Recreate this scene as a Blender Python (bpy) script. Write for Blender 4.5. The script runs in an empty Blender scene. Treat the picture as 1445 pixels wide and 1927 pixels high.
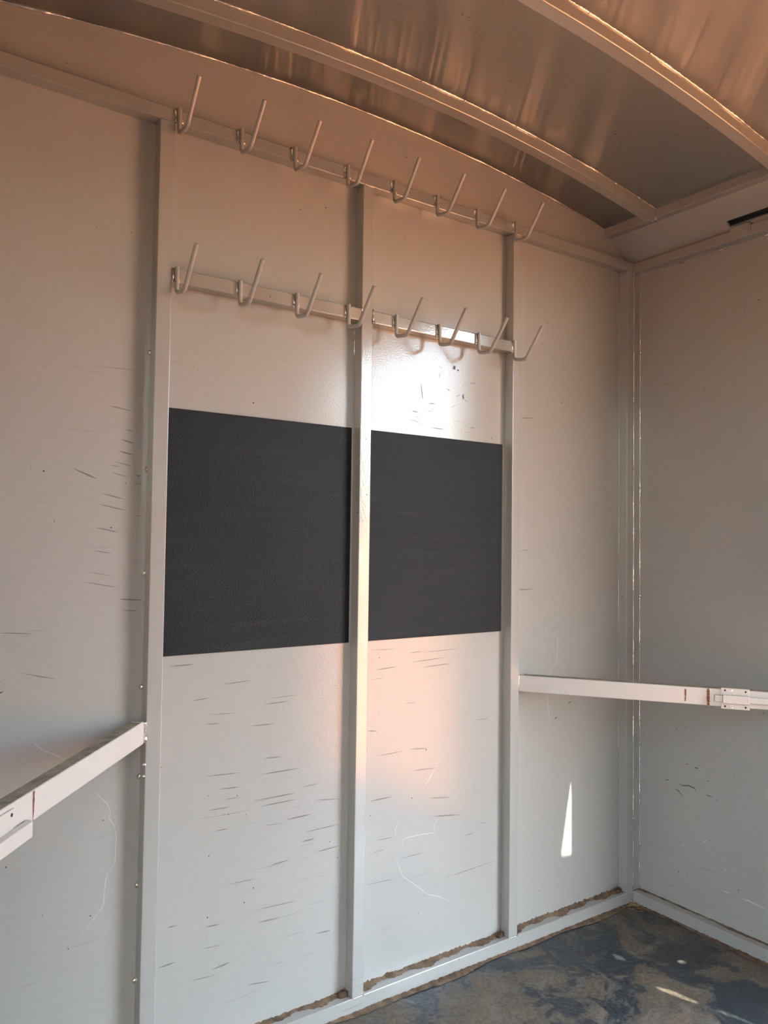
import bpy, bmesh, math, random
from mathutils import Vector, Matrix
S = bpy.context.scene
COL = S.collection
rnd = random.Random(7)

# ---------------------------------------------------------------- camera
cd = bpy.data.cameras.new('camera'); cam = bpy.data.objects.new('camera', cd); COL.objects.link(cam)
YAW, PITCH, ROLL, FPX = 0.61362, 0.03667, 0.01324, 1480.98
cy, sy, cp, sp = math.cos(YAW), math.sin(YAW), math.cos(PITCH), math.sin(PITCH)
F = Vector((sy*cp, cy*cp, sp)); R = Vector((cy, -sy, 0)); U = R.cross(F)
R2 = R*math.cos(ROLL)+U*math.sin(ROLL); U2 = -R*math.sin(ROLL)+U*math.cos(ROLL)
M = Matrix((R2, U2, -F)).transposed().to_4x4(); M.translation = Vector((-2.18307, -1.66733, 1.15082))
cam.matrix_world = M
cd.sensor_fit = 'VERTICAL'; cd.sensor_height = 36.0; cd.lens = FPX/1927*36.0
cd.clip_start = 0.02
S.camera = cam

# ---------------------------------------------------------------- sky, sun, exposure
w = bpy.data.worlds.new('world'); S.world = w; w.use_nodes = True
nt = w.node_tree; nt.nodes.clear()
o_ = nt.nodes.new('ShaderNodeOutputWorld'); bg = nt.nodes.new('ShaderNodeBackground'); sk = nt.nodes.new('ShaderNodeTexSky')
sk.sky_type = 'NISHITA'; sk.sun_disc = False; sk.sun_elevation = math.radians(54.5); sk.sun_rotation = math.radians(195)
sk.altitude = 0.3; sk.air_density = 1.0; sk.dust_density = 2.2
tint = nt.nodes.new('ShaderNodeMix'); tint.data_type = 'RGBA'; tint.blend_type = 'MULTIPLY'; tint.inputs[0].default_value = 1.0
tint.inputs[7].default_value = (1.0, 0.975, 0.90, 1)   # thin warm haze in the sky
nt.links.new(sk.outputs[0], tint.inputs[6]); nt.links.new(tint.outputs[2], bg.inputs[0]); nt.links.new(bg.outputs[0], o_.inputs[0]); bg.inputs[1].default_value = 1.25
SUN = Vector((-0.27, 1.0, -1.38)).normalized()
sl = bpy.data.lights.new('sun', 'SUN'); sl.energy = 4.2; sl.angle = math.radians(0.2); sl.color = (1.0, 0.93, 0.80)
so = bpy.data.objects.new('sun', sl); COL.objects.link(so); so.rotation_euler = SUN.to_track_quat('-Z', 'Y').to_euler(); so.location = (1, -5, 6)
S.view_settings.view_transform = 'Standard'; S.view_settings.look = 'None'; S.view_settings.gamma = 1.0
S.view_settings.use_curve_mapping = False
S.view_settings.exposure = 2.0

# ---------------------------------------------------------------- sizes
W, T = 0.0332, 0.0329          # face width and depth of the square tube
XL, XR = -2.193, 0.0           # inner faces of the side walls
YR = -3.55                     # inner face of the rear wall
S1, S2, S3 = -1.6305, -1.1075, -0.5825
ZT, HT = 2.05, 0.030           # top rail
XC = (XL+XR)/2
def zc(x): return -3.5421+math.sqrt(5.80081**2-(x-XC)**2)   # underside of the roof sheet
XE = -0.142                    # inner face of the eave rail
D0, D1, DZ = -1.95, -0.87, 2.05  # side doorway

# ---------------------------------------------------------------- materials
def newmat(name):
    m = bpy.data.materials.new(name); m.use_nodes = True
    return m, m.node_tree, m.node_tree.nodes['Principled BSDF']
def nd(t, typ, **kw):
    n = t.nodes.new(typ)
    for k, v in kw.items():
        if k.startswith('i_'): n.inputs[int(k[2:])].default_value = v
        else: setattr(n, k, v)
    return n
def mth(t, op, a, b=None, c=None):
    n = t.nodes.new('ShaderNodeMath'); n.operation = op
    for i, v in enumerate((a, b, c)):
        if v is None: continue
        if isinstance(v, (int, float)): n.inputs[i].default_value = v
        else: t.links.new(v, n.inputs[i])
    return n.outputs[0]
def ramp(t, src, stops):
    r = t.nodes.new('ShaderNodeValToRGB'); cr = r.color_ramp
    while len(cr.elements) < len(stops): cr.elements.new(0.5)
    for e, (p, c) in zip(cr.elements, stops):
        e.position = p; e.color = c if isinstance(c, tuple) else (c, c, c, 1)
    t.links.new(src, r.inputs[0]); return r.outputs[0]
def mixc(t, f, a, b):
    n = t.nodes.new('ShaderNodeMix'); n.data_type = 'RGBA'
    for s, v in ((n.inputs[0], f), (n.inputs[6], a), (n.inputs[7], b)):
        if isinstance(v, (int, float, tuple)): s.default_value = v
        else: t.links.new(v, s)
    return n.outputs[2]
def coord(t, scale=(1, 1, 1), rot=(0, 0, 0)):
    tc = t.nodes.new('ShaderNodeTexCoord'); mp = t.nodes.new('ShaderNodeMapping')
    mp.inputs['Scale'].default_value = scale; mp.inputs['Rotation'].default_value = rot
    t.links.new(tc.outputs['Object'], mp.inputs[0]); return mp.outputs[0]
def noise(t, vec, scale, detail=3, rough=0.5):
    n = nd(t, 'ShaderNodeTexNoise'); n.inputs['Scale'].default_value = scale
    n.inputs['Detail'].default_value = detail; n.inputs['Roughness'].default_value = rough
    t.links.new(vec, n.inputs[0]); return n.outputs[0]

def paint(name, base=(0.385, 0.385, 0.36, 1), metal=0.06, rough=0.11, specks=True, scuffs=0.0, peel=1.0, spec=0.20):
    m, t, b = newmat(name)
    c = coord(t)
    n1 = noise(t, c, 1.7, 4); n2 = noise(t, c, 45, 3)
    col = mixc(t, ramp(t, n1, [(0.3, 0.0), (0.7, 1.0)]), tuple(x*0.95 for x in base[:3])+(1,), base)
    col = mixc(t, ramp(t, n2, [(0.35, 0.0), (0.75, 0.10)]), col, tuple(x*0.8 for x in base[:3])+(1,))
    if specks:      # tiny rust pits scattered sparsely
        v = nd(t, 'ShaderNodeTexVoronoi'); v.inputs['Scale'].default_value = 44; t.links.new(c, v.inputs[0])
        dot = mth(t, 'LESS_THAN', v.outputs['Distance'], 0.075)
        sep = nd(t, 'ShaderNodeSeparateColor'); t.links.new(v.outputs['Color'], sep.inputs[0])
        patch = ramp(t, noise(t, c, 6, 2), [(0.50, 0.0), (0.60, 1.0)])
        pick = mth(t, 'LESS_THAN', sep.outputs[0], 0.30)
        col = mixc(t, mth(t, 'MULTIPLY', mth(t, 'MULTIPLY', dot, pick), patch), col, (0.07, 0.05, 0.04, 1))
    if scuffs > 0:  # long rubbed streaks, nearly horizontal
        cs = coord(t, (2.2, 2.2, 60), (0, math.radians(-7), 0))
        n3 = noise(t, cs, 2.2, 5, 0.65); area = noise(t, c, 2.1, 2)
        f = mth(t, 'MULTIPLY', ramp(t, n3, [(0.60, 0.0), (0.72, 1.0)]), ramp(t, area, [(0.47, 0.0), (0.68, scuffs)]))
        sz = nd(t, 'ShaderNodeSeparateXYZ'); tc = nd(t, 'ShaderNodeTexCoord'); t.links.new(tc.outputs['Object'], sz.inputs[0])
        f = mth(t, 'MULTIPLY', f, ramp(t, mth(t, 'DIVIDE', sz.outputs[2], 2.2), [(0.70, 1.0), (0.80, 0.0)]))
        col = mixc(t, f, col, (0.16, 0.15, 0.14, 1))
    t.links.new(col, b.inputs['Base Color'])
    b.inputs['Metallic'].default_value = metal
    t.links.new(ramp(t, n1, [(0.25, rough-0.02), (0.75, rough+0.03)]), b.inputs['Roughness'])
    b.inputs['Specular IOR Level'].default_value = spec
    p = noise(t, c, 260, 2); wv = noise(t, c, 2.3, 2)
    bp = nd(t, 'ShaderNodeBump'); bp.inputs['Strength'].default_value = 0.24*peel; bp.inputs['Distance'].default_value = 0.0012
    t.links.new(p, bp.inputs['Height'])
    b2 = nd(t, 'ShaderNodeBump'); b2.inputs['Strength'].default_value = 0.35; b2.inputs['Distance'].default_value = 0.006
    t.links.new(wv, b2.inputs['Height']); t.links.new(bp.outputs[0], b2.inputs['Normal']); t.links.new(b2.outputs[0], b.inputs['Normal'])
    return m
M_WALL = paint('silver_paint_panel', scuffs=0.55)
M_TUBE = paint('silver_paint_tube', base=(0.44, 0.435, 0.41, 1), metal=0.4, scuffs=0.0, peel=0.6)
M_POST = paint('silver_paint_post', metal=0.2, base=(0.41, 0.41, 0.385, 1), scuffs=0.45, peel=0.6)
M_ROOF = paint('silver_paint_roof', peel=0.3, rough=0.12)
M_HOOK = paint('silver_paint_hook', metal=0.3, base=(0.42, 0.415, 0.39, 1), rough=0.3, peel=0.4)
M_BAR = paint('worn_grey_bar', base=(0.58, 0.565, 0.53, 1), rough=0.3, metal=0.1)
M_WELD = paint('painted_weld', base=(0.72, 0.69, 0.64, 1), rough=0.16, metal=0.8, specks=False, peel=3)

def flat(name, col, rough=0.6, metal=0.0, bump=0.0, bs=200, var=0.15):
    m, t, b = newmat(name); c = coord(t); n = noise(t, c, bs/6, 4)
    t.links.new(mixc(t, ramp(t, n, [(0.3, 0.0), (0.7, 1.0)]), tuple(x*(1-var) for x in col)+(1,), tuple(min(1, x*(1+var)) for x in col)+(1,)), b.inputs['Base Color'])
    b.inputs['Roughness'].default_value = rough; b.inputs['Metallic'].default_value = metal
    if bump:
        p = noise(t, c, bs, 3); q = nd(t, 'ShaderNodeBump'); q.inputs['Strength'].default_value = bump; q.inputs['Distance'].default_value = 0.001
        t.links.new(p, q.inputs['Height']); t.links.new(q.outputs[0], b.inputs['Normal'])
    return m
M_GATE = flat('dark_grey_gate_paint', (0.05, 0.05, 0.052), 0.5)
M_SCUFF = flat('dark_rubbed_mark', (0.15, 0.142, 0.135), 0.5)
M_BLACK = flat('black_chipped_mark', (0.035, 0.035, 0.035), 0.5)
M_PALE = flat('pale_scratch', (0.62, 0.62, 0.60), 0.4)
M_RUST = flat('rust_stain', (0.20, 0.065, 0.03), 0.8, var=0.4, bs=400)
M_SEAL = flat('dark_gap', (0.012, 0.012, 0.012), 0.7)
M_DIRT = flat('dried_dirt', (0.125, 0.085, 0.052), 0.95, var=0.55, bs=260, bump=0.9)
M_DUST = flat('settled_olive_dust', (0.24, 0.225, 0.165), 0.95, var=0.3, bs=300)
M_STRAW = flat('dark_debris', (0.075, 0.045, 0.028), 0.9, var=0.5, bs=500)

def rubber():
    m, t, b = newmat('black_textured_rubber'); c = coord(t)
    n1 = noise(t, c, 3.5, 4)
    cs = coord(t, (2, 2, 30)); n2 = noise(t, cs, 2.0, 4)
    col = mixc(t, ramp(t, n1, [(0.3, 0.0), (0.75, 1.0)]), (0.0075, 0.0115, 0.0155, 1), (0.0125, 0.0165, 0.020, 1))
    col = mixc(t, ramp(t, n2, [(0.55, 0.0), (0.8, 0.35)]), col, (0.035, 0.035, 0.036, 1))
    t.links.new(col, b.inputs['Base Color']); b.inputs['Roughness'].default_value = 0.55; b.inputs['Specular IOR Level'].default_value = 0.2
    v = nd(t, 'ShaderNodeTexVoronoi'); v.inputs['Scale'].default_value = 300; t.links.new(c, v.inputs[0])
    p = noise(t, c, 300, 2)
    q = nd(t, 'ShaderNodeBump'); q.inputs['Strength'].default_value = 0.6; q.inputs['Distance'].default_value = 0.0010
    t.links.new(mth(t, 'ADD', v.outputs['Distance'], p), q.inputs['Height']); t.links.new(q.outputs[0], b.inputs['Normal'])
    return m
M_RUB = rubber()

def floor_mat():
    m, t, b = newmat('muddy_black_rubber_floor'); c = coord(t)
    wn = nd(t, 'ShaderNodeTexNoise'); wn.inputs['Scale'].default_value = 5; t.links.new(c, wn.inputs[0])
    add = nd(t, 'ShaderNodeVectorMath', operation='MULTIPLY_ADD'); t.links.new(wn.outputs['Color'], add.inputs[0]); add.inputs[1].default_value = (0.35, 0.35, 0.35); t.links.new(c, add.inputs[2])
    c2 = add.outputs[0]
    a = noise(t, c2, 4.2, 8, 0.62); bb = noise(t, c2, 14, 8, 0.7); cc = noise(t, c, 90, 4, 0.6)
    dark = mixc(t, ramp(t, cc, [(0.3, 0.0), (0.75, 1.0)]), (0.012, 0.017, 0.022, 1), (0.04, 0.05, 0.055, 1))
    tan = mixc(t, ramp(t, cc, [(0.3, 0.0), (0.7, 1.0)]), (0.085, 0.070, 0.050, 1), (0.17, 0.14, 0.10, 1))
    f1 = ramp(t, a, [(0.49, 0.0), (0.515, 0.6), (0.64, 0.95)])
    f2 = ramp(t, bb, [(0.53, 0.0), (0.60, 0.45), (0.72, 0.8)])
    col = mixc(t, f1, dark, tan); col = mixc(t, f2, col, (0.15, 0.14, 0.12, 1))
    # thin pale crackle lines
    v = nd(t, 'ShaderNodeTexVoronoi', feature='DISTANCE_TO_EDGE'); v.inputs['Scale'].default_value = 9; t.links.new(c2, v.inputs[0])
    col = mixc(t, mth(t, 'MULTIPLY', ramp(t, v.outputs['Distance'], [(0.0, 0.22), (0.02, 0.0)]), f1), col, (0.28, 0.25, 0.19, 1))
    t.links.new(col, b.inputs['Base Color'])
    t.links.new(ramp(t, a, [(0.42, 0.30), (0.6, 0.6)]), b.inputs['Roughness'])
    q = nd(t, 'ShaderNodeBump'); q.inputs['Strength'].default_value = 0.6; q.inputs['Distance'].default_value = 0.003
    t.links.new(mth(t, 'ADD', bb, cc), q.inputs['Height']); t.links.new(q.outputs[0], b.inputs['Normal'])
    return m
M_FLOOR = floor_mat()
M_SAND = flat('dry_sandy_ground', (0.50, 0.185, 0.062), 0.95, var=0.12, bs=6)

# ---------------------------------------------------------------- mesh helpers
def bx(bm, a, b, mat=None):
    """axis box from corner a to corner b, optional 4x4 transform"""
    vs = [bm.verts.new(((a[0], b[0])[i], (a[1], b[1])[j], (a[2], b[2])[k])) for i in (0, 1) for j in (0, 1) for k in (0, 1)]
    if mat is not None:
        for v in vs: v.co = mat @ v.co
    for f in ((0, 1, 3, 2), (4, 6, 7, 5), (0, 4, 5, 1), (2, 3, 7, 6), (0, 2, 6, 4), (1, 5, 7, 3)):
        bm.faces.new([vs[i] for i in f])
    return vs
def tube(bm, pts, rad, seg=8, cap=True, jit=0.0):
    pts = [Vector(p) for p in pts]; rings = []
    n = len(pts); up = None
    for i, p in enumerate(pts):
        d = (pts[min(i+1, n-1)]-pts[max(i-1, 0)]).normalized()
        if up is None:
            up = d.orthogonal().normalized()
        u = (up-d*up.dot(d)).normalized(); v = d.cross(u); up = u
        r = rad[i] if isinstance(rad, (list, tuple)) else rad
        rings.append([bm.verts.new(p+(u*math.cos(2*math.pi*k/seg)+v*math.sin(2*math.pi*k/seg))*r*(1+jit*rnd.uniform(-1, 1))) for k in range(seg)])
    for a, b in zip(rings, rings[1:]):
        for k in range(seg): bm.faces.new((a[k], a[(k+1) % seg], b[(k+1) % seg], b[k]))
    if cap: bm.faces.new(rings[0][::-1]); bm.faces.new(rings[-1])
def rounded(pts, r, n=5):
    pts = [Vector(p) for p in pts]; out = [pts[0]]
    for a, b, c in zip(pts, pts[1:], pts[2:]):
        p = b+(a-b).normalized()*r; q = b+(c-b).normalized()*r
        for i in range(n+1):
            t_ = i/n; out.append(p*(1-t_)**2+b*2*t_*(1-t_)+q*t_*t_)
    out.append(pts[-1]); return out
def obj(name, bm, mat, parent=None, smooth=False, bevel=0.0, seg=2, auto=False):
    bmesh.ops.recalc_face_normals(bm, faces=bm.faces)
    me = bpy.data.meshes.new(name); bm.to_mesh(me); bm.free(); me.materials.append(mat)
    if smooth or bevel:
        for p in me.polygons: p.use_smooth = True
    o = bpy.data.objects.new(name, me); COL.objects.link(o)
    if bevel:
        b = o.modifiers.new('bevel', 'BEVEL'); b.width = bevel; b.segments = seg; b.limit_method = 'ANGLE'; b.harden_normals = True
    if parent: o.parent = parent; o.matrix_parent_inverse = parent.matrix_world.inverted() if parent.type != 'EMPTY' else Matrix.Translation(-parent.location)
    return o
def tag(o, label, cat, group=None):
    o['label'] = label; o['category'] = cat
    if group: o['group'] = group
    return o
def empty(name, loc, label, cat, group=None):
    o = bpy.data.objects.new(name, None); COL.objects.link(o); o.location = loc; o.empty_display_size = 0.05
    return tag(o, label, cat, group)
def struct(name, bm, mat, **kw):
    o = obj(name, bm, mat, **kw); o['kind'] = 'structure'; return o
def box_obj(name, boxes, mat, parent=None, bevel=0.0015, **kw):
    bm = bmesh.new()
    for a, b in boxes: bx(bm, a, b)
    return obj(name, bm, mat, parent, bevel=bevel, **kw)
def seam_bm(bm, pts, r=0.0022, step=0.006, wob=0.0012, seg=6, gaps=0.0):
    """irregular weld / sealant bead along a polyline"""
    pts = [Vector(p) for p in pts]; path = []
    for a, b in zip(pts, pts[1:]):
        n = max(1, int((b-a).length/step))
        path += [a.lerp(b, i/n) for i in range(n)]
    path.append(pts[-1])
    ph = rnd.uniform(0, 9); out = []; rr = []
    for i, p in enumerate(path):
        s = 0.55+0.45*math.sin(i*0.23+ph)*math.sin(i*0.071+ph*2)+rnd.uniform(-.12, .12)
        out.append(p+Vector((rnd.uniform(-1, 1), rnd.uniform(-1, 1), rnd.uniform(-1, 1)))*wob*0.35)
        rr.append(r*max(0.35, s*1.3))
    tube(bm, out, rr, seg)
def blob_bm(bm, p, r, sq=(1, 1, 1)):
    m = Matrix.Translation(p) @ Matrix.Diagonal((r*sq[0], r*sq[1], r*sq[2], 1))
    g = bmesh.ops.create_icosphere(bm, subdivisions=2, radius=1, matrix=m)
    for v in g['verts']: v.co += Vector((rnd.uniform(-1, 1), rnd.uniform(-1, 1), rnd.uniform(-1, 1)))*r*0.12
def stroke_bm(bm, pts, w, place, blob=False):
    """thin tapered mark; place maps (u,v) to 3D on a surface, with a hair of thickness"""
    P = [Vector((p[0], p[1])) for p in pts]; n = len(P)
    if n == 2: P = [P[0], P[0].lerp(P[1], .33), P[0].lerp(P[1], .7), P[1]]; n = 4
    L = []; Rr = []
    for i, p in enumerate(P):
        d = (P[min(i+1, n-1)]-P[max(i-1, 0)]).normalized(); nn = Vector((-d.y, d.x))
        k = w*(0.15 if i in (0, n-1) else rnd.uniform(0.7, 1.1))
        L.append(bm.verts.new(place(p+nn*k))); Rr.append(bm.verts.new(place(p-nn*k)))
    for i in range(n-1): bm.faces.new((L[i], L[i+1], Rr[i+1], Rr[i]))
WHITE=[[(-0.9489, 0.4251), (-0.9593, 0.406), (-0.9579, 0.3858)], [(-0.8204, 0.405), (-0.8304, 0.3894), (-0.8279, 0.37), (-0.8708, 0.3742), (-0.9148, 0.3758), (-0.939, 0.3722), (-0.9306, 0.3471)], [(-0.956, 0.3356), (-0.9487, 0.3086), (-0.9322, 0.2773), (-0.891, 0.2463), (-0.8517, 0.2132), (-0.8118, 0.1969), (-0.7621, 0.1692)], [(-0.8697, 0.4926), (-0.8025, 0.5745)], [(-1.8408, 0.7461), (-1.8345, 0.7377), (-1.822, 0.7284), (-1.8074, 0.7198), (-1.7916, 0.711), (-1.7851, 0.7024)], [(-1.7243, 0.6344), (-1.713, 0.6202), (-1.697, 0.6028), (-1.6899, 0.5858), (-1.6929, 0.5728), (-1.6812, 0.5549), (-1.6761, 0.5291), (-1.6777, 0.5046), (-1.6781, 0.4777), (-1.689, 0.4645)], [(-1.6912, 0.4636), (-1.6959, 0.4465), (-1.6998, 0.3955), (-1.7392, 0.3492)], [(-0.4062, 0.8966), (-0.3982, 0.877)], [(-0.3704, 0.8782), (-0.3526, 0.8551), (-0.3577, 0.7919), (-0.3839, 0.7692), (-0.3837, 0.7501), (-0.3983, 0.6969), (-0.3924, 0.6472), (-0.3865, 0.6003)]]
DARK=[[(-1.7166, 1.4255), (-1.6692, 1.4194)], [(-1.6777, 1.3782), (-1.6616, 1.3755)], [(-1.6867, 1.3566), (-1.6594, 1.3498)], [(-1.693, 1.3321), (-1.6604, 1.3258)], [(-1.699, 1.3087), (-1.6646, 1.302)], [(-1.7053, 1.286), (-1.6688, 1.2776)], [(-1.7242, 1.2414), (-1.6756, 1.2308)], [(-1.7283, 1.2186), (-1.6702, 1.207)], [(-1.7331, 1.1705), (-1.6881, 1.1613)], [(-1.7395, 1.1236), (-1.6994, 1.1168)], [(-1.7534, 1.0802), (-1.6951, 1.0695)], [(-1.7558, 1.0593), (-1.6851, 1.0456)], [(-1.6572, 1.1971), (-1.6378, 1.1967)], [(-1.6777, 0.9985), (-1.6425, 0.9955)], [(-1.6845, 1.0219), (-1.6334, 1.0183)], [(-1.9081, 0.9641), (-1.8509, 0.9594)], [(-1.8654, 0.8836), (-1.8347, 0.8745), (-1.8033, 0.8669)], [(-1.7072, 1.3014), (-1.6884, 1.2989)], [(-1.7827, 1.2896), (-1.7342, 1.2707)], [(-1.6589, 1.2669), (-1.6394, 1.2637)], [(-1.6561, 1.2832), (-1.6448, 1.2816)], [(-1.573, 0.873), (-1.5151, 0.8733)], [(-1.4493, 0.8227), (-1.3746, 0.8257)], [(-1.5177, 0.7931), (-1.478, 0.7961)], [(-1.3275, 0.7792), (-1.2571, 0.78)], [(-1.3795, 0.7211), (-1.3164, 0.719)], [(-1.3394, 0.642), (-1.2924, 0.6395)], [(-1.4509, 0.5899), (-1.4002, 0.5869)], [(-1.483, 0.6235), (-1.4009, 0.619)], [(-1.5029, 0.5328), (-1.4176, 0.5305), (-1.3755, 0.5313)], [(-1.3664, 0.5489), (-1.2577, 0.5484)], [(-1.3468, 0.5334), (-1.2523, 0.5332)], [(-1.439, 0.5652), (-1.3997, 0.5634)], [(-1.2301, 0.4509), (-1.1313, 0.451)], [(-1.2374, 0.43), (-1.2009, 0.4302)], [(-1.1977, 0.397), (-1.1304, 0.3987)], [(-1.3539, 0.2996), (-1.2476, 0.2946)], [(-1.4755, 0.2935), (-1.4442, 0.2914)], [(-1.4833, 0.2486), (-1.4341, 0.2438)], [(-1.5826, 0.2359), (-1.5432, 0.2374)], [(-1.194, 0.2028), (-1.1513, 0.1994)], [(-1.4746, 0.5473), (-1.4225, 0.5462)], [(-1.3483, 0.6064), (-1.2434, 0.6055)], [(-1.4856, 0.7384), (-1.4496, 0.7361)], [(-1.4816, 0.7588), (-1.4132, 0.7552)], [(-1.342, 0.7667), (-1.2773, 0.7678)], [(-1.341, 0.4881), (-1.2817, 0.4832)], [(-1.2425, 0.5583), (-1.1902, 0.5609)], [(-1.2819, 0.4898), (-1.21, 0.4906)], [(-1.5618, 0.3154), (-1.5408, 0.315)], [(-1.4233, 0.3738), (-1.3578, 0.3712)], [(-1.3196, 0.3926), (-1.2699, 0.3948)], [(-1.5079, 0.1867), (-1.4463, 0.1823)], [(-1.3718, 0.1367), (-1.3141, 0.1276)], [(-1.2, 0.5217), (-1.1352, 0.5135)], [(-1.4579, 0.4992), (-1.4261, 0.4984)], [(-1.3461, 0.2698), (-1.2924, 0.2665)], [(-1.46, 0.1967), (-1.4149, 0.2)], [(-1.049, 0.8728), (-1.0025, 0.8704), (-0.9655, 0.87)], [(-1.0276, 0.8207), (-0.9594, 0.8236)], [(-0.8777, 0.8544), (-0.7381, 0.856)], [(-0.8772, 0.8148), (-0.7735, 0.8177)], [(-1.0506, 0.6683), (-1.0199, 0.6644)], [(-1.0189, 0.6013), (-0.9345, 0.602)], [(-0.9182, 0.604), (-0.8572, 0.5985)], [(-0.8497, 0.4651), (-0.7746, 0.4542)], [(-1.0517, 0.2844), (-0.9562, 0.2786)], [(-0.7893, 0.2421), (-0.6003, 0.247)], [(-1.0205, 0.3889), (-0.9632, 0.3856)], [(-0.6867, 0.6519), (-0.6367, 0.6515)], [(-0.922, 0.8554), (-0.8778, 0.8579)], [(-0.9162, 0.831), (-0.7973, 0.8353)], [(-0.9364, 0.7247), (-0.8981, 0.725)], [(-0.9064, 0.5462), (-0.8223, 0.5419)], [(-0.7196, 0.3407), (-0.6892, 0.3414)], [(-0.941, 0.3259), (-0.8701, 0.3256)], [(-0.671, 0.3652), (-0.6333, 0.3579)], [(-1.0477, 0.7973), (-1.0013, 0.7973)], [(-0.8376, 0.4148), (-0.7384, 0.4007)], [(-1.0425, 0.4906), (-0.9701, 0.4905)], [(-1.0302, 0.3599), (-0.9942, 0.3605)], [(-0.8318, 1.6321), (-0.8194, 1.627)], [(-0.7214, 1.5967), (-0.7065, 1.5998), (-0.6935, 1.6045)], [(-0.8667, 1.5242), (-0.8425, 1.5269)], [(-0.8732, 1.504), (-0.8526, 1.5054)], [(-0.9464, 1.4755), (-0.9133, 1.4735), (-0.8726, 1.4614)], [(-0.782, 1.4893), (-0.7604, 1.4865), (-0.7348, 1.4857)], [(-0.7236, 1.4713), (-0.6975, 1.4743)], [(-0.7418, 1.4571), (-0.703, 1.46)], [(-0.9237, 1.4991), (-0.9002, 1.4963)], [(-0.801, 1.5729), (-0.792, 1.5684)], [(-0.9168, 1.4844), (-0.8933, 1.4841)], [(-0.7685, 1.5546), (-0.754, 1.5619)], [(-0.7896, 1.5217), (-0.7664, 1.5312)], [(-0.7393, 1.5496), (-0.7245, 1.5443)], [(-0.893, 1.5777), (-0.8856, 1.5328)], [(-0.8263, 1.6136), (-0.8313, 1.5979)], [(-0.6447, 1.5059), (-0.6254, 1.5108)], [(-0.8589, 1.46), (-0.8101, 1.4591)], [(-0.5551, 1.0126), (-0.4577, 1.0129)], [(-0.5231, 1.5197), (-0.4584, 1.5263)], [(-0.5193, 1.1267), (-0.474, 1.1295)]]
BLOB=[[(-0.7821, 1.6307), (-0.7786, 1.6409), (-0.7714, 1.6392), (-0.773, 1.6292)], [(-0.7677, 1.6313), (-0.7586, 1.6312), (-0.7603, 1.6259), (-0.7665, 1.6287)], [(-0.7467, 1.5599), (-0.7413, 1.5662), (-0.74, 1.5523), (-0.7437, 1.5491)]]
RD=[[(-0.1299, 0.4072), (-0.1428, 0.4133)], [(-0.1778, 0.4111), (-0.1903, 0.4062), (-0.212, 0.4118), (-0.2333, 0.4092), (-0.2393, 0.4027)], [(-0.162, 0.3906), (-0.1778, 0.3865), (-0.1934, 0.3716)], [(-0.2692, 0.4), (-0.2926, 0.3984)], [(-0.3013, 0.3955), (-0.3128, 0.3923)], [(-0.2334, 0.4722), (-0.2455, 0.4719)], [(-0.1997, 0.4739), (-0.212, 0.4768)], [(-0.2692, 0.4414), (-0.2828, 0.4422)], [(-0.1967, 0.5895), (-0.2029, 0.5897)], [(-0.148, 0.4727), (-0.1525, 0.4705)]]
RWH=[[(-0.184, 0.2254), (-0.2057, 0.2224)], [(-0.2612, 0.2557), (-0.276, 0.267)], [(-0.3263, 0.2028), (-0.3357, 0.1974)], [(-0.3839, 0.1346), (-0.4064, 0.1358), (-0.4588, 0.1317)], [(-0.3238, 0.135), (-0.3472, 0.1359)]]

# ================================================================= structure
SEG = 28
def arch_pts(x0, x1, n=SEG): return [(x0+(x1-x0)*i/n, zc(x0+(x1-x0)*i/n)) for i in range(n+1)]
xs0, xs1 = XL-XE, XE                       # spring points of the roof sheet
# gable wall: one sheet, flat, with arched top and sloping shoulders
bm = bmesh.new()
out = [(XL, 0.0), (XR, 0.0), (XR, 2.066), (XE+0.02, 2.158)]+[(x, z) for x, z in [(q[0], q[1]+.006) for q in reversed(arch_pts(xs0, xs1, 60))]]+[(XL-XE-0.02, 2.158), (XL, 2.066)]
vs = [bm.verts.new((x, 0, z)) for x, z in out]; f = bm.faces.new(vs)
g = bmesh.ops.extrude_face_region(bm, geom=[f])
for v in [e for e in g['geom'] if isinstance(e, bmesh.types.BMVert)]: v.co.y = 0.012
wall_back = struct('wall_back', bm, M_WALL)

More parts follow.
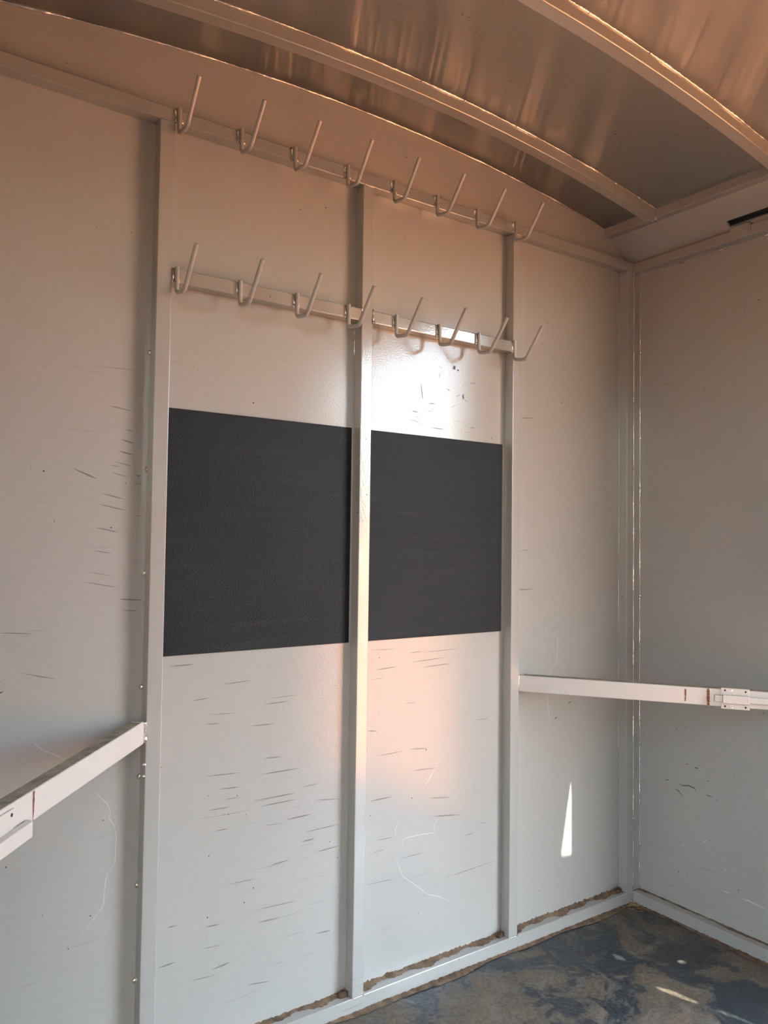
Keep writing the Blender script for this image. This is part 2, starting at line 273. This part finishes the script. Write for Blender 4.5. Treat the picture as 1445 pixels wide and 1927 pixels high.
# side walls with a doorway each, sill and lintel; sloping shoulder above
def side_wall(name, x, sgn):
    bm = bmesh.new(); t = 0.012*sgn
    def b(y0, y1, z0, z1): bx(bm, (x, y0, z0), (x+t, y1, z1))
    b(D1, 0, 0, 2.066); b(D0, D1, DZ, 2.066)
    if sgn < 0: b(-1.64, D1, 0, DZ)  # added panel, narrows the unseen left doorway to cut its daylight
    b(YR, D0, 0, 2.066)
    if sgn > 0: b(D0, -1.63, 1.15, 1.66); b(D0, -1.87, 1.66, DZ); b(-1.735, -1.63, 1.66, DZ)  # added covers, trim the sky reflection; open strip lets sun streaks pass
    b(D0, D1, -0.03, 0.02)
    return struct(name, bm, M_WALL)
side_wall('wall_right', XR, 1); side_wall('wall_left', XL, -1)
def shoulder(name, sgn, slot):
    # panel that leans in from the wall top to the eave
    bm = bmesh.new(); X0 = XR if sgn > 0 else XL
    A = Vector((X0, 0, 2.066)); B = Vector((X0-sgn*0.122, 0, 2.158)); nrm = Vector((B-A)).cross(Vector((0, 1, 0))).normalized()
    if nrm.x*sgn < 0: nrm = -nrm
    def quad(s0, s1, y0, y1):
        p = [A.lerp(B, s0)+Vector((0, y0, 0)), A.lerp(B, s1)+Vector((0, y0, 0)), A.lerp(B, s1)+Vector((0, y1, 0)), A.lerp(B, s0)+Vector((0, y1, 0))]
        a = [bm.verts.new(q) for q in p]; c = [bm.verts.new(q+nrm*0.008) for q in p]
        bm.faces.new(a); bm.faces.new(c[::-1])
        for i in range(4): bm.faces.new((a[i], a[(i+1) % 4], c[(i+1) % 4], c[i]))
    if slot:
        quad(0, 1, SLOT[0], 0.0); quad(0, SLOT[2], SLOT[1], SLOT[0]); quad(SLOT[3], 1, SLOT[1], SLOT[0]); quad(0, 1, YR, SLOT[1])
    else: quad(0, 1, YR, 0)
    return struct(name, bm, M_WALL), A, B, nrm
SLOT = (-0.372, -1.30, 0.27, 0.42)
sr, SA, SB, SN = shoulder('wall_right_shoulder', 1, True)
shoulder('wall_left_shoulder', -1, False)

# roof sheet
bm = bmesh.new(); rows = []
for x, z in arch_pts(xs0-0.02, xs1+0.02, 40):
    rows.append([bm.verts.new((x, y, z+k)) for y, k in ((YR-.02, 0), (0.02, 0), (0.02, .01), (YR-.02, .01))])
for a, b in zip(rows, rows[1:]):
    for k in range(4): bm.faces.new((a[k], a[(k+1) % 4], b[(k+1) % 4], b[k]))
bm.faces.new(rows[0]); bm.faces.new(rows[-1][::-1])
ceiling = struct('ceiling', bm, M_ROOF, smooth=False)
for p in ceiling.data.polygons: p.use_smooth = abs(p.normal.y) < .5 and abs(p.normal.x) < .5

# rear wall
bm = bmesh.new()
vs = [bm.verts.new((x, YR, z)) for x, z in out]; f = bm.faces.new(vs)
g = bmesh.ops.extrude_face_region(bm, geom=[f])
for v in [e for e in g['geom'] if isinstance(e, bmesh.types.BMVert)]: v.co.y = YR-0.012
struct('wall_rear', bm, M_WALL)

# floor, finely divided with a gentle unevenness
bm = bmesh.new()
bmesh.ops.create_grid(bm, x_segments=60, y_segments=90, size=0.5)
for v in bm.verts:
    x, y = v.co.x, v.co.y
    v.co = Vector((XC+x*(XR-XL+0.02), YR/2+y*(-YR+0.02), 0))
    v.co.z = -0.001+0.0008*math.sin(v.co.x*31+v.co.y*17)*math.sin(v.co.y*23)
floor = struct('floor', bm, M_FLOOR, smooth=True)
struct('floor_deck', (lambda b: (bx(b, (XL-.012, YR-.012, -.06), (XR+.012, .012, -.004)), b)[1])(bmesh.new()), M_SEAL)

# ground outside
bm = bmesh.new(); bmesh.ops.create_grid(bm, x_segments=4, y_segments=4, size=60)
for v in bm.verts: v.co.z = -0.45
struct('ground', bm, M_SAND)

# side flap of the right doorway, swung up like an awning; holes added in it are shaped to cast the sun streaks
def awning():
    cu = bpy.data.curves.new('door_1', 'CURVE'); cu.dimensions = '2D'; cu.fill_mode = 'BOTH'; cu.extrude = 0.0015
    def poly(pts):
        s = cu.splines.new('POLY'); s.points.add(len(pts)-1); s.use_cyclic_u = True
        for p, q in zip(s.points, pts): p.co = (q[0], q[1], 0, 1)
    z0, mm = 2.10, 0.5
    Ln = math.hypot(1, mm)
    poly([(0.0, YR-.5), (1.0, YR-.5), (1.0, -0.30), (0.0, -0.30)])
    def back(p):   # where the daylight streak meets the tilted flap (distance up the flap, y)
        k = (z0-p[2]+mm*p[0])/(-SUN.z+mm*SUN.x); return ((p[0]-SUN.x*k)*Ln, p[1]-SUN.y*k)
    def shrink(l, f=0.0): return l
    spike = [(-.2918, 0, .425), (-.2875, 0, .37), (-.2865, 0, .195), (-.3275, 0, .197), (-.334, 0, .212), (-.3143, 0, .31)]
    p1 = [(-.3464, -.2022), (-.3319, -.2213), (-.3413, -.2506), (-.3576, -.2257)]
    p2 = [(-.2314, -.3279), (-.212, -.3288), (-.2089, -.3476), (-.2313, -.3464)]
    p3 = [(-.3865, -.3684), (-.3640, -.4049), (-.3540, -.4750), (-.374, -.4785), (-.3890, -.4067)]
    p4 = [(-.3459, -.5179), (-.3300, -.552), (-.3120, -.6474), (-.3403, -.6343), (-.3560, -.5281)]
    for l in (spike, [(a, b, 0) for a, b in p1], [(a, b, 0) for a, b in p2], [(a, b, 0) for a, b in p3], [(a, b, 0) for a, b in p4]):
        poly([back(p) for p in l])
    tmp = bpy.data.objects.new('tmp', cu); COL.objects.link(tmp)
    bpy.context.view_layer.update()
    me = bpy.data.meshes.new_from_object(tmp.evaluated_get(bpy.context.evaluated_depsgraph_get()))
    bpy.data.objects.remove(tmp)
    me.materials.clear(); me.materials.append(M_ROOF)
    o = bpy.data.objects.new('door_1', me); COL.objects.link(o); o.location.z = z0; o.rotation_euler = (0, -math.atan(mm), 0); o['kind'] = 'structure'
awning()

# dark channel behind the hinge slot
bm = bmesh.new()
p = [SA.lerp(SB, s)+Vector((0, y, 0)) for s, y in ((.2, SLOT[1]-.02), (.5, SLOT[1]-.02), (.5, SLOT[0]+.02), (.2, SLOT[0]+.02))]
a = [bm.verts.new(q+SN*0.010) for q in p]; c = [bm.verts.new(q+SN*0.045) for q in p]
bm.faces.new(c)
for i in range(4): bm.faces.new((a[i], a[(i+1) % 4], c[(i+1) % 4], c[i]))
struct('trim_1', bm, M_SEAL)

# sealant beads where roof and walls meet
bm = bmesh.new()
seam_bm(bm, [(x, -0.001, z-0.001) for x, z in arch_pts(xs0, xs1, 60)], 0.0042, 0.007)
struct('trim_2', bm, M_WELD, smooth=True)

# ================================================================= frame
def rail(name, boxes, label, mat=M_TUBE, cat='rail', group=None, seams=(), r=0.002):
    o = empty(name, Vector([(boxes[0][0][i]+boxes[0][1][i])/2 if i < 2 else min(boxes[0][0][2], boxes[0][1][2]) for i in range(3)]), label, cat, group)
    box_obj('tube', boxes, mat, o, bevel=0.0022, seg=3)
    if seams:
        for s in seams:
            bm = bmesh.new()
            if isinstance(s[0], (int, float)): blob_bm(bm, Vector(s[:3]), s[3], s[4] if len(s) > 4 else (1, 1, 1)); obj('tack_weld', bm, M_WELD, o, smooth=True)
            else: seam_bm(bm, s, r); obj('weld_bead', bm, M_WELD, o, smooth=True)
    return o
HB = 0.0368
G = 'square-tube uprights on the hook wall'
def post(x, label, seams):
    return rail('wall_post', [((x, -T, HB), (x+W, 0, ZT))], label, M_POST, 'post', G, seams)
def topw(x): return [[(x, -T-.0005, ZT), (x+W, -T-.0005, ZT-.001)], [(x, -T-.0005, HB), (x+W, -T-.0005, HB)]]
tz = [1.5486, 1.2965, 1.0760, .8355, .4225, .2267]
post(S1, 'leftmost tall silver upright, left of the larger black mat', topw(S1)+[(S1-.001, -.0015, z, .0055, (1, 1, 1.15)) for z in tz]+[(S1-.001, -T+.004, .679, .0045), (S1-.001, -T+.004, .655, .004), (S1-.001, -.002, .648, .006)])
post(S2, 'middle tall silver upright standing between the two black mats', topw(S2)+[[(S2-.001, -.001, 1.62), (S2-.001, -.001, 1.70)]])
post(S3, 'tall silver upright right of the narrower black mat, carrying the last hooks', topw(S3))
# corner: two tubes side by side
rail('corner_post', [((-2*W, -T, HB), (-W-.0012, 0, ZT))], 'corner upright on the hook wall side of the right-hand corner', M_POST, 'post', None,
     [[(-2*W-.0005, -.001, HB), (-2*W-.0005, -.001, ZT)]], r=0.0012)
rail('corner_post', [((-W+.0014, -T, HB), (0, 0, ZT))], 'corner upright set against the right-hand wall beside its twin', M_POST, 'post', None,
     [[(-W, -T-.0005, HB), (-W, -T-.0005, ZT+.03)], [(-.001, -T-.0008, HB), (-.001, -T-.0008, ZT)]]+[(-.001, -T-.002, z, .0042, (1, 1, 1.4)) for z in (1.787, 1.647, 1.50, 1.337, 1.162, .982, .809, .505, .177)]+[(-W, -T-.001, 1.4, .004), (-W, -T-.001, .62, .004), (-W-.001, -T-.001, 1.62, .004)], r=0.0032)
# left corner (mirror, out of frame to the left)
rail('corner_post', [((XL, -T, HB), (XL+2*W, 0, ZT))], 'corner upright in the left-hand corner beyond the left edge of the picture', M_POST, 'post')
# bottom rails
rail('floor_rail', [((XL, -T, 0), (-W, 0, HB))], 'low silver rail along the floor under the hook wall', M_POST, 'rail')
rail('floor_rail', [((-W-.001, D1, 0), (0, -T-.0008, HB))], 'low silver rail along the floor under the right-hand wall', M_POST, 'rail', None,
     [[(-W-.001, -T-.001, 0), (-W-.001, -T-.001, HB)]])
rail('floor_rail', [((XL, D1, 0), (XL+W, -T-.0008, HB))], 'low rail along the floor of the left-hand wall, outside the picture', M_POST, 'rail')
# right wall top rail with hinge bracket
rr = rail('wall_top_rail', [((-.0367, YR, 2.0476), (0, -T-.0008, 2.0476+HT))], 'horizontal rail along the top of the right-hand wall under the sloping panel', M_TUBE, 'rail', None,
     [[(-.0015, -.05, 2.0470), (-.0015, D1, 2.0470)]]+[(-.001, y, 2.046, .006, (.8, 1.5, .8)) for y in (-.19, -.323, -.467, -.62)]+[[(-.034, -.352, 2.0785), (-.034, -.378, 2.0775)]], r=.0016)
rail('wall_top_rail', [((XL, YR, 2.0476), (XL+.0367, -T-.0008, 2.0476+HT))], 'horizontal rail along the top of the left-hand wall, outside the picture', M_TUBE, 'rail')
# hinge bracket folded over the rail at the slot
br = empty('hinge_bracket', (-.04, -.408, 2.05), 'small folded metal bracket welded over the rail at the end of the black slot', 'bracket')
bm = bmesh.new()
bx(bm, (-.0465, -.436, 2.0485), (-.0373, -.380, 2.0815))
vs = bx(bm, (-.0445, -.436, 2.0795), (-.012, -.380, 2.084))
for v in vs:
    if v.co.x > -.02: v.co.z += .016
obj('plate', bm, M_TUBE, br, bevel=0.0015)
for yy, rr_ in ((-.4375, .003), (-.379, .0022)):
    bm = bmesh.new(); seam_bm(bm, [(-.039, yy, 2.049), (-.039, yy, 2.083), (-.02, yy, 2.09)], rr_); obj('weld_bead', bm, M_WELD, br, smooth=True)
for q in ((-.03, -.441, 2.079), (-.022, -.381, 2.093)):
    bm = bmesh.new(); blob_bm(bm, Vector(q), .005); obj('tack_weld', bm, M_WELD, br, smooth=True)
# eave rails
er = rail('eave_rail', [((XE, YR, 2.152), (XE+.030, -.0006, 2.1835))], 'horizontal eave rail where the curved roof meets the sloping panel', M_TUBE, 'rail', None,
     [[(XE-.0005, -.002, 2.150), (XE-.0005, -.002, 2.184)], [(XE-.0005, -.002, 2.1835), (XE-.0005, -1.2, 2.1835)]]+[(XE-.001, -.0316, 2.184, .004), (XE-.001, -.434, 2.184, .0045), (XE-.001, -.004, 2.186, .004)], r=.0022)
rail('eave_rail', [((XL-XE-.030, YR, 2.152), (XL-XE, -.0006, 2.1835))], 'horizontal eave rail on the left side, outside the picture', M_TUBE, 'rail')
# roof bows
def bow(y, label):
    o = empty('roof_bow', (XC, y, zc(XC)-.034), label, 'roof rib', 'curved ribs under the roof')
    bm = bmesh.new(); rows = []
    for x, z in arch_pts(XL-XE+.0, XE-.0, 48):
        rows.append([bm.verts.new(q) for q in ((x, y-.0165, z+.001), (x, y+.0165, z+.001), (x, y+.0165, z-.033), (x, y-.0165, z-.033))])
    for a, b in zip(rows, rows[1:]):
        for k in range(4): bm.faces.new((a[k], a[(k+1) % 4], b[(k+1) % 4], b[k]))
    bm.faces.new(rows[0][::-1]); bm.faces.new(rows[-1])
    t = obj('tube', bm, M_TUBE, o, bevel=0.0022, seg=3)
    for ln, r_ in (([(x, y-.0175, z-.001) for x, z in arch_pts(XL-XE, XE, 70)], .0036), ([(x, y+.0172, z-.001) for x, z in arch_pts(XL-XE, XE, 70)], .0014), ([(XE-.001, y-.0175, zc(XE)), (XE-.001, y-.0175, zc(XE)-.033)], .0026)):
        bm = bmesh.new(); seam_bm(bm, ln, r_, .006); obj('weld_bead', bm, M_WELD, o, smooth=True)
    for x in (-1.06, -.92, -.73, -.47, -.33, -.2):
        x += rnd.uniform(-.03, .03); bm = bmesh.new(); blob_bm(bm, Vector((x, y-.018, zc(x)-.0015)), .0042); obj('tack_weld', bm, M_WELD, o, smooth=True)
    bm = bmesh.new(); blob_bm(bm, Vector((XE+.012, y-.002, 2.150)), .006, (2.0, 2.2, .5)); obj('tack_weld', bm, M_WELD, o, smooth=True)
bow(-.179, 'curved roof rib nearest to the hook wall')
bow(-.581, 'curved roof rib crossing the upper right corner, second from the hook wall')
bow(-.985, 'third curved roof rib, nearer than the frame shows')
bow(-1.39, 'fourth curved roof rib, behind the camera side of the roof')
# door jambs
for nm, x0, x1 in (('trim_3', -.033, 0), ('trim_4', XL, XL+.033)):
    bm = bmesh.new()
    if x1 == 0:
        bx(bm, (x0, D1-.0, 0), (x1, D1+.033, 2.0476)); bx(bm, (x0, D0-.033, 0), (x1, D0, 2.0476))
    else:
        bx(bm, (x0, D1, 0), (x1, D1+.033, 2.0476)); bx(bm, (x0, D0-.033, 0), (x1, D0, 2.0476))
    struct(nm, bm, M_TUBE, bevel=.002)

# ================================================================= hook rails
def hook_parts(parent, z0):
    # profile in the plane x = const: short leg on the rail, dip, long arm out and up
    prof = rounded([(0, -.0385, z0+.0015), (0, -.0385, z0-.0545), (0, -.0840, z0-.0610), (0, -.1480, z0+.0195)], .010, 6)
    bm = bmesh.new(); tube(bm, prof, .0048, 12)
    return bm
def hooks(parent, xs, z0, dz=0):
    first = None
    for x in xs:
        if first is None:
            first = obj('hook', hook_parts(parent, z0), M_HOOK, parent, smooth=True)
            first.location.x += x
            m = first.modifiers.new('edge', 'EDGE_SPLIT'); m.split_angle = math.radians(50)
            wbs = []
            for ln, r_ in (([(-.0068, -.0345, z0-.002), (-.0066, -.0345, z0-.032)], .0046), ([(.0062, -.0345, z0-.018), (.0062, -.0345, z0-.032)], .0032)):
                bm = bmesh.new(); seam_bm(bm, ln, r_, .004, .003); wb = obj('weld_bead', bm, M_WELD, None, smooth=True); wb.parent = first; wbs.append(wb)
            base = first.location.copy()
        else:
            c = first.copy(); COL.objects.link(c); c.location = base+Vector((x-xs[0], 0, 0)); c.parent = parent
            c.matrix_parent_inverse = first.matrix_parent_inverse.copy()
            c.rotation_euler = (0, 0, math.radians(rnd.uniform(-2.0, 2.0))); 
            for q in wbs:
                d = q.copy(); COL.objects.link(d); d.parent = c
HX = [-1.5909, -1.4455, -1.3080, -1.1575, -1.0145, -.8737, -.7306, -.5803]
HX2 = [-1.5887, -1.4412, -1.2953, -1.1507, -1.0044, -.8597, -.7205, -.5811]
r1 = empty('hook_rail', ((S1+S3)/2, -T/2, ZT), 'upper horizontal rail with eight bent rod hooks, running the full wall width', 'hook rail', 'rows of eight hooks')
box_obj('tube', [((XL, -T-.0006, ZT), (-W, 0, ZT+HT))], M_TUBE, r1, bevel=.0022, seg=3)
hooks(r1, HX, 2.081)
r2 = empty('hook_rail', ((S1+S3)/2, -T/2, 1.7019), 'lower shorter row of eight hooks between the uprights, above the black mats', 'hook rail', 'rows of eight hooks')
for a, b in ((S1+W, S2), (S2+W, S3)):
    box_obj('tube', [((a+.0004, -T, 1.7019), (b-.0004, 0, 1.7019+.031))], M_TUBE, r2, bevel=.0022, seg=3)
for x in (S2-.0005, S2+W+.0005, S3-.0005):
    bm = bmesh.new(); seam_bm(bm, [(x, -T-.001, 1.699), (x, -T-.001, 1.735)], .0032, .004, .003); obj('weld_bead', bm, M_WELD, r2, smooth=True)
for x in (S2-.004, S2+W+.003):
    bm = bmesh.new(); blob_bm(bm, Vector((x, -T-.001, 1.703)), .005); obj('tack_weld', bm, M_WELD, r2, smooth=True)
hooks(r2, HX2, 1.7325)

# ================================================================= mats
def mat_slab(name, x0, x1, z0, z1, label, skew=0):
    bm = bmesh.new(); vs = bx(bm, (x0, -.0045, z0), (x1, -.0005, z1))
    o = obj(name, bm, M_RUB, None, bevel=.0008); o.location.y = 0
    return tag(o, label, 'mat')
mat_slab('rubber_mat', S1+W+.0015, -1.114, .896, 1.4347, 'larger black textured mat glued between the left and middle uprights')
mat_slab('rubber_mat', S2+W+.0015, -.5945, .896, 1.4347, 'narrower-looking black textured mat between the middle and right uprights')

# ================================================================= hinged bars with slide bolts
def breast_bar(p0, ang_dir, side, label):
    d = Vector((ang_dir[0], ang_dir[1], 0)).normalized()
    n = Vector((d.y, -d.x, 0)) if side < 0 else Vector((-d.y, d.x, 0))
    # local frame: u along bar, v = thickness away from viewer, w up
    if n.y < 0: n = -n
    Mx = Matrix((d, n, Vector((0, 0, 1)))).transposed().to_4x4(); Mx.translation = Vector(p0)
    root = empty('breast_bar', p0, label, 'bar', 'hinged bars with slide bolts')
    def part(name, boxes, mat, parent=root, bevel=.0012):
        bm = bmesh.new()
        for a, b in boxes: bx(bm, a, b, Mx)
        o = obj(name, bm, mat, None, bevel=bevel)
        if parent is root: o.parent = root; o.matrix_parent_inverse = Matrix.Translation(-Vector(p0))
        else: o.parent = parent
        return o
    bar_ = part('bar', [((0, 0, 0), (.86, .028, .0463))], M_BAR, bevel=.0022)
    ds = part('dust_film', [((.012, .002, .0461), (.858, .0265, .0469))], M_DUST, bar_, bevel=.0002); ds['label'] = 'olive grey dust film on top'
    bm = bmesh.new()
    def P(u, v, w_): return Mx @ Vector((u, v, w_))
    seam_bm(bm, [P(-.002, -.001, .0), P(-.002, -.001, .046)], .0045, .004, .003)
    for q, r_ in ((P(-.004, -.001, .010), .0075), (P(-.004, -.001, .038), .006)):
        bk = bmesh.new(); blob_bm(bk, q, r_, (.8, .8, 1.3)); tk = obj('tack_weld', bk, M_WELD, None, smooth=True); tk.parent = root; tk.matrix_parent_inverse = Matrix.Translation(-Vector(p0))
    w_ = obj('weld_bead', bm, M_WELD, None, smooth=True); w_.parent = root; w_.matrix_parent_inverse = Matrix.Translation(-Vector(p0))
    return root, part, P, Mx
# left bar
rootL, partL, PL, ML = breast_bar((S1-.004, -T+.0005, .7223), (-.627, -.779), -1, 'silver bar reaching out from the left upright, with a bolt cut by the left edge')
rootR, partR, PR, MR = breast_bar((S3+W+.006, -.0255, .7223), (.5828, -.8126), 1, 'silver bar crossing the right-hand corner from the right upright, with a slide bolt')
def rust(P, u, w0, w1, wid, taper, parent, p0):
    bm = bmesh.new(); n = 12; A = []; B = []
    for i in range(n+1):
        f_ = i/n; k = wid*(1-f_*taper)*rnd.uniform(.6, 1.1)
        A.append(bm.verts.new(P(u-k+rnd.uniform(-.0006, .0006), -.0006, w1+(w0-w1)*f_))); B.append(bm.verts.new(P(u+k+rnd.uniform(-.0006, .0006), -.0006, w1+(w0-w1)*f_)))
    for i in range(n): bm.faces.new((A[i], A[i+1], B[i+1], B[i]))
    o = obj('rust_stain', bm, M_RUST, None); o.parent = parent; o.matrix_parent_inverse = Matrix.Translation(-Vector(p0)); o['label'] = 'dark red rust streak'
rust(PL, .453, .001, .045, .0032, .75, rootL, rootL.location)
rust(PR, .449, .008, .040, .0026, .3, rootR, rootR.location)
rust(PR, .506, .001, .0455, .0042, .25, rootR, rootR.location)
def bolt(part, P, Mx, u0, u1, root, right):
    # base plates (two flanges), raised housing, sliding bar, screws
    e = .0025
    pl = part('slide_bolt', [((u0, -.0035, .0365), (u1, -.0005, .0505)), ((u0, -.0035, -.0045), (u1, -.0005, .0095)), ((u0+.001, -.0035, .009), (u1-.001, -.001, .037))], M_BAR)
    hs = part('housing', [((u0+.003, -.0165, .0115), (u1-.0015, -.003, .0345))], M_BAR, pl, bevel=.002)
    sb = part('bolt_bar', [((u0-.017, -.0125, .0145), (u1+.10, -.004, .0315))], M_BAR, pl, bevel=.0025)
    for (u, w_) in ((u0+.010, .0445), (u0+.010, .0025), (u1-.010, .0435), (u1-.010, .0025)):
        bm = bmesh.new(); a = P(u, -.0034, w_); b = P(u, -.0042, w_); tube(bm, [a, b], .0026, 12)
        o = obj('screw_hole', bm, M_SEAL, None); o.parent = pl
    for w_ in (.0445, .0025):
        bm = bmesh.new(); tube(bm, [P((u0+u1)/2-.008, -.0034, w_), P((u0+u1)/2-.008, -.0042, w_)], .0036, 12)
        o = obj('rivet', bm, M_WELD, None); o.parent = pl
bolt(partR, PR, MR, .537, .607, rootR, True)
# left bolt: its plate runs out of the picture
def bolt_left():
    u0, u1 = .512, .585
    pl = partL('slide_bolt', [((u0, -.0035, .026), (u1, -.0005, .0400)), ((u0, -.0035, -.020), (u1, -.0005, -.008)), ((u0+.001, -.0035, -.010), (u1-.001, -.001, .027))], M_BAR)
    partL('housing', [((u0-.031, -.0150, -.0125), (u1+.02, -.003, .0110))], M_BAR, pl, bevel=.0015)
    partL('housing', [((u0-.036, -.0100, -.0100), (u0-.031, -.001, .0110))], M_BAR, pl, bevel=.001)
    for u, w_ in ((u0+.009, .0325), (u0+.009, -.0135), (u1-.009, .033)):
        bm = bmesh.new(); tube(bm, [PL(u, -.0034, w_), PL(u, -.0042, w_)], .0026, 12)
        o = obj('screw_hole', bm, M_SEAL, None); o.parent = pl
bolt_left()

# ================================================================= dirt and debris
def dirt_strip(p0, p1, inward, w0, h, name, label, n=90, z=0.0, amp=1.0):
    p0, p1, inward = Vector(p0), Vector(p1), Vector(inward)
    bm = bmesh.new(); rows = []
    ph = rnd.uniform(0, 9)
    for i in range(n+1):
        f_ = i/n; p = p0.lerp(p1, f_)
        ww = w0*max(.12, .55+.45*math.sin(f_*9+ph)*math.sin(f_*23+ph)+rnd.uniform(-.12, .12)); hh = h*(.5+.5*rnd.random())
        row = []
        for k in range(6):
            g_ = k/5; row.append(bm.verts.new(p+inward*ww*g_+Vector((0, 0, hh*(1-g_)**1.4*(.6+.4*rnd.random()) + .0006 if k < 5 else 0))))
        rows.append(row)
    for a, b in zip(rows, rows[1:]):
        for k in range(5): bm.faces.new((a[k], a[k+1], b[k+1], b[k]))
    o = obj(name, bm, M_DIRT, None, smooth=True); tag(o, label, 'dirt'); o['kind'] = 'stuff'; return o
dirt_strip((S2+W+.002, -.0005, HB), (S3-.002, -.0005, HB), (0, -1, 0), .024, .012, 'dirt_strip', 'brown dirt packed on the floor rail between middle and right uprights')
dirt_strip((S3+W+.002, -.0005, HB), (-2*W-.002, -.0005, HB), (0, -1, 0), .026, .012, 'dirt_strip', 'brown dirt packed on the floor rail between right upright and corner')
dirt_strip((S1+W+.002, -.0005, HB), (S2-.002, -.0005, HB), (0, -1, 0), .022, .010, 'dirt_strip', 'tan dirt packed on the floor rail left of the middle upright')
dirt_strip((S1+.1, -T-.001, .0005), (-W-.01, -T-.001, .0005), (0, -1, 0), .024, .006, 'dirt_strip', 'crumbly brown dirt line on the floor in front of the hook wall rail', n=220)
dirt_strip((-W-.002, -T-.01, .0005), (-W-.002, D1, .0005), (-1, 0, 0), .016, .006, 'dirt_strip', 'thin dirt line on the floor along the right-hand rail', n=140)
dirt_strip((-.001, -T-.004, HB), (-.001, D1, HB), (-1, 0, 0), .012, .003, 'dirt_strip', 'faint dust line on top of the right-hand floor rail', n=120)
# heaps in the corners behind the posts, with bits of straw
def heap(x, y, z, label, n=26):
    bm = bmesh.new(); blob_bm(bm, Vector((x, y, z)), .011, (1.5, .9, .9))
    for i in range(n):
        a = Vector((x+rnd.uniform(-.022, .012), y+rnd.uniform(-.010, .004), z+rnd.uniform(.002, .010)))
        d = Vector((rnd.uniform(-1, 1), rnd.uniform(-.7, .2), rnd.uniform(-.1, 1.2))).normalized()*rnd.uniform(.004, .012)
        tube(bm, [a, a+d], .0005, 4)
    o = obj('straw_heap', bm, M_STRAW, None); tag(o, label, 'debris'); o['kind'] = 'stuff'
heap(S3-.013, -.010, HB+.003, 'small dark heap of straw against the foot of the right upright')
heap(S2-.013, -.010, HB+.003, 'small dark heap of straw against the foot of the middle upright')
heap(-2*W-.013, -.010, HB+.003, 'small dark heap of straw in the right-hand corner on the rail')
bm = bmesh.new()
for i in range(60):
    a = Vector((-W-.008-abs(rnd.gauss(0, .022)), -T-.004-abs(rnd.gauss(0, .022)), .002+rnd.random()*.003)); t_ = rnd.uniform(0, 6.3); L = rnd.uniform(.005, .018)
    tube(bm, [a, a+Vector((math.cos(t_)*L, math.sin(t_)*L, rnd.uniform(0, .003)))], .0006, 4)
o = obj('straw_scatter', bm, flat('pale_straw', (.38, .27, .15), .8), None); tag(o, 'pale straw bits scattered on the floor in the right-hand corner', 'straw'); o['kind'] = 'stuff'

# ================================================================= marks on the panels
def on_back(p): return (p.x, -.0006, p.y)
def on_right(p): return (-.0006, p.x, p.y)
def marks(name, lines, w, mat, place, parent, label, wv=.5):
    bm = bmesh.new()
    for l in lines: stroke_bm(bm, l, w*rnd.uniform(1-wv, 1+wv), place)
    o = obj(name, bm, mat, parent); o['kind'] = 'stuff'; o['label'] = label; return o
def clip(lines, inv=False): return lines
wr = bpy.data.objects['wall_right']
def split(l):
    return all(not (.89 < q[1] < 1.44 and -1.6 < q[0] < -.59) for q in l)
marks('scuff_mark', [l for l in DARK if split(l)], .0011, M_SCUFF, on_back, wall_back, 'dark rubbed streaks')
marks('scratch', WHITE, .00038, M_PALE, on_back, wall_back, 'thin pale wandering scratches', .2)
marks('paint_chip', RD, .0011, M_BLACK, on_right, wr, 'small black chips')
marks('scratch', RWH, .0009, M_PALE, on_right, wr, 'small pale scratches')
bm = bmesh.new()
for l in BLOB:
    bm.faces.new([bm.verts.new(on_back(Vector(q))) for q in l])
for x, z in ((-1.93, .862), (-1.915, .855), (-1.905, .849), (-1.93, .84), (-1.92, .83), (-1.93, .82), (-1.91, .868), (-.36, .62), (-.30, .66)):
    stroke_bm(bm, [(x-.006, z-.001), (x+.006, z+.002)], .0014, on_back)
o = obj('paint_chip', bm, M_BLACK, wall_back); o['kind'] = 'stuff'; o['label'] = 'small black chips'

# frame members that lie wholly outside the picture count as the room's trim
n_ = 5
for o in list(COL.objects):
    if o.parent is None and 'label' in o.keys() and any(k in o['label'] for k in ('outside the picture', 'beyond the left edge', 'nearer than the frame', 'behind the camera')):
        for k in ('label', 'category', 'group'):
            if k in o.keys(): del o[k]
        o.name = 'trim_%d' % n_; o['kind'] = 'structure'; n_ += 1
